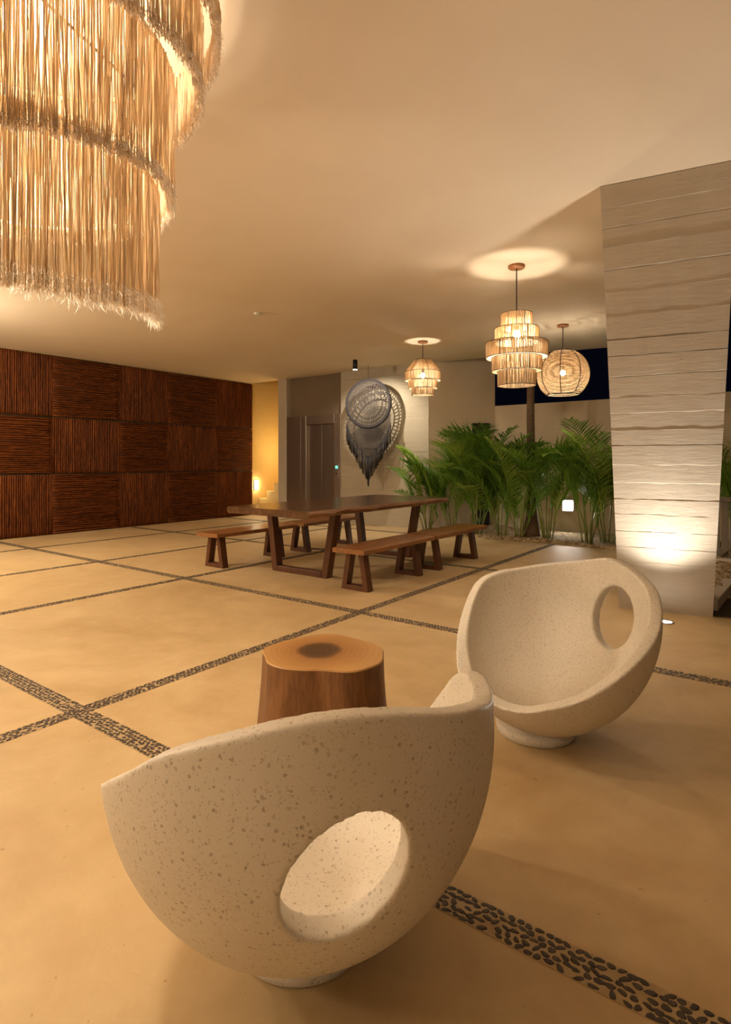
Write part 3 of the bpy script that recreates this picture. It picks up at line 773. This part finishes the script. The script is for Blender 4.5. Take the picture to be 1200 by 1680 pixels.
for r0, r1, z0, z1 in ((.28,.131,2.74,2.93),(.28,.28,2.60,2.74),(.228,.228,2.475,2.60),(.176,.176,2.37,2.475)): tier(r0, r1, z0, z1, .009, 'x', t)
fitting(t, 2.9, 2.68, CEIL, M['e_globe'])
pl = P((924-600)/F*8.06, 8.06)
t = thing('pendant_lamp', 'round globe woven rope pendant lamp with curved dark ribs', 'pendant lamp', (pl.x,pl.y,0), 0, 'woven rope pendant lamps')
b = MB(); Rg = .352; zc = 2.53; z = -.80
while z < .95:
    rr = Rg*math.sqrt(1-z*z); n = 48
    b.tube([(rr*math.cos(2*PI*i/n), rr*math.sin(2*PI*i/n), zc+Rg*z+random.uniform(-.001,.001)) for i in range(n)], .0062, 4, closed=True); z += .0155/Rg*1.0/max(.35, math.sqrt(1-z*z))
sh = b.build('rope_globe', M['rope'], t)
b = MB()
for i in range(8):
    a = 2*PI*i/8+.2; b.tube([((Rg+.007)*math.cos(th)*math.cos(a), (Rg+.007)*math.cos(th)*math.sin(a), zc+(Rg+.007)*math.sin(th)) for th in [math.radians(-53+ (138)*k/16) for k in range(17)]], .006, 6)
for zz in (-.8,.95):
    rr = (Rg+.006)*math.sqrt(1-zz*zz); b.tube([(rr*math.cos(2*PI*i/32), rr*math.sin(2*PI*i/32), zc+Rg*zz) for i in range(32)], .007, 6, closed=True)
b.build('ribs', M['wire'], sh, True)
fitting(t, 2.9, 2.55, CEIL, M['e_globe'])

# ---------------------------------------------------------------- fringed chandelier
ca = math.radians(-32); cp_ = P(2.6*math.sin(ca), 2.6*math.cos(ca))
t = thing('fringed_chandelier', 'huge tiered cream cord fringe chandelier hanging at the top left', 'chandelier', (cp_.x,cp_.y,0))
def fringe(R, ztop, zbot, fl, dens=.0062, seed=0, a0=0, a1=360, drop=0, dc=270):
    rnd = random.Random(seed); b = MB(); n = int(2*PI*R/dens)
    b2 = MB()
    for k in range(n):
        a = 2*PI*(k+rnd.uniform(-.4,.4))/n
        if (math.degrees(a)-a0) % 360 > a1-a0: continue
        adeg = math.degrees(a); dz = drop*max(0, math.cos(math.radians((adeg-dc+180) % 360-180)*1.0))**1.5
        a += TH; r = R + rnd.uniform(-.016,.016); ph = rnd.random()*90
        zb = zbot - dz + rnd.uniform(-.012,.012); w = rnd.uniform(.0014,.0025); m = 6; pts = []
        da = rnd.uniform(-.02,.02)*(1 if rnd.random() < .8 else 2.5)
        for i in range(m+1):
            u = i/m; aa = a+da*u*u+.006*noise.noise(Vector((u*3,ph,1))); rr = r+.008*noise.noise(Vector((u*3,ph,7)))
            pts.append((rr*math.cos(aa), rr*math.sin(aa), ztop+(zb-ztop)*u))
        b.tube(pts, w, 3, caps=False)
        base = Vector(pts[-1]); rad_ = Vector((math.cos(a), math.sin(a), 0)); tan = Vector((-math.sin(a), math.cos(a), 0))
        for q in range(7):
            s0 = base + Vector((0,0,rnd.uniform(0,fl*1.3))); dr = (Vector((0,0,-1)) + rad_*rnd.uniform(-.3,1.3) + tan*rnd.uniform(-.8,.8)).normalized()
            ln = fl*rnd.uniform(.4,.9); p1 = s0+dr*ln*.5; p2 = p1 + (dr+tan*rnd.uniform(-.6,.6)+rad_*rnd.uniform(-.5,.5)).normalized()*ln*.5
            ww = (tan*rnd.uniform(-1,1)+rad_*rnd.uniform(-1,1)+Vector((0,0,.3))).normalized()*.0014
            b2.add([s0-ww, s0+ww, p1-ww, p1+ww, p2], [(0,1,3,2),(2,3,4)])
    f = b.build('fringe', M['cord'], t)
    b2.build('frayed_ends', M['fluff'], f)
    b = MB(); n = 64; b.tube([(R*math.cos(2*PI*i/n), R*math.sin(2*PI*i/n), ztop) for i in range(n)], .010, 6, closed=True)
    b.build('ring', M['cord'], t, True)
fringe(.535, 2.41, 1.90, .060, .0021, 1, 170, 384, .06, 310)
fringe(.595, 2.88, 2.37, .036, .0021, 2, 0, 360, .10, 265)
fringe(.71, 3.14, 2.81, .036, .0023, 3, 0, 360, .09, 280)
fringe(.78, 3.17, 3.04, .03, .0032, 4)
b = MB()
for i in range(4):
    a = 2*PI*i/4+.3
    b.tube([(.535*math.cos(a),.535*math.sin(a),2.41),(.595*math.cos(a),.595*math.sin(a),2.88),(.71*math.cos(a),.71*math.sin(a),3.14),(.78*math.cos(a),.78*math.sin(a),3.17),(.1*math.cos(a),.1*math.sin(a),3.20)], .007, 6)
b.tube([(0,0,3.2),(0,0,2.4)], .012, 8)
b.build('inner_frame', M['wire'], t)
b = MB(); b.lathe([(.14,3.19),(.15,3.2),(.15,CEIL)], 32); b.build('ceiling_canopy', M['wire'], t, True)
for z in (2.50,2.76,3.02):
    b = MB(); b.lathe([(.055*math.cos(math.radians(q)), .055*math.sin(math.radians(q))) for q in range(-85,90,17)], 24); o = b.build('bulb', M['e_ch'], t, True); o.location = Vector((-.17*c_-.05*s_, -.17*s_+.05*c_, z))

# added fill lights out of view, no lamps; they brighten walls, floor and chairs
point('rear_fill_light', (1.5,-3.2,2.6), 30, (1,.85,.64), .2)
point('side_fill_light', (-8.2,1.6,2.75), 230, (1,.85,.64), .15)
point('side_fill_light', (-5.2,-.8,2.4), 110, (1,.85,.64), .15)
point('side_fill_light', (-2.6,-1.5,1.9), 42, (1,.85,.64), .15)

# ---------------------------------------------------------------- world, camera, view
w = bpy.data.worlds.new('World'); bpy.context.scene.world = w; w.use_nodes = True
w.node_tree.nodes['Background'].inputs[0].default_value = (.0009,.0011,.0028,1); w.node_tree.nodes['Background'].inputs[1].default_value = 1
cam = bpy.data.cameras.new('Camera'); co = bpy.data.objects.new('Camera', cam); col.objects.link(co)
co.location = (0,0,H); co.rotation_euler = (PI/2,0,TH)
cam.sensor_fit = 'VERTICAL'; cam.sensor_height = 36; cam.lens = F/1680*36; cam.shift_y = -(840-HZ)/1680; cam.clip_start = .05
sc_ = bpy.context.scene; sc_.camera = co
sc_.view_settings.view_transform = 'Standard'; sc_.view_settings.look = 'None'; sc_.view_settings.exposure = .42; sc_.view_settings.gamma = 1
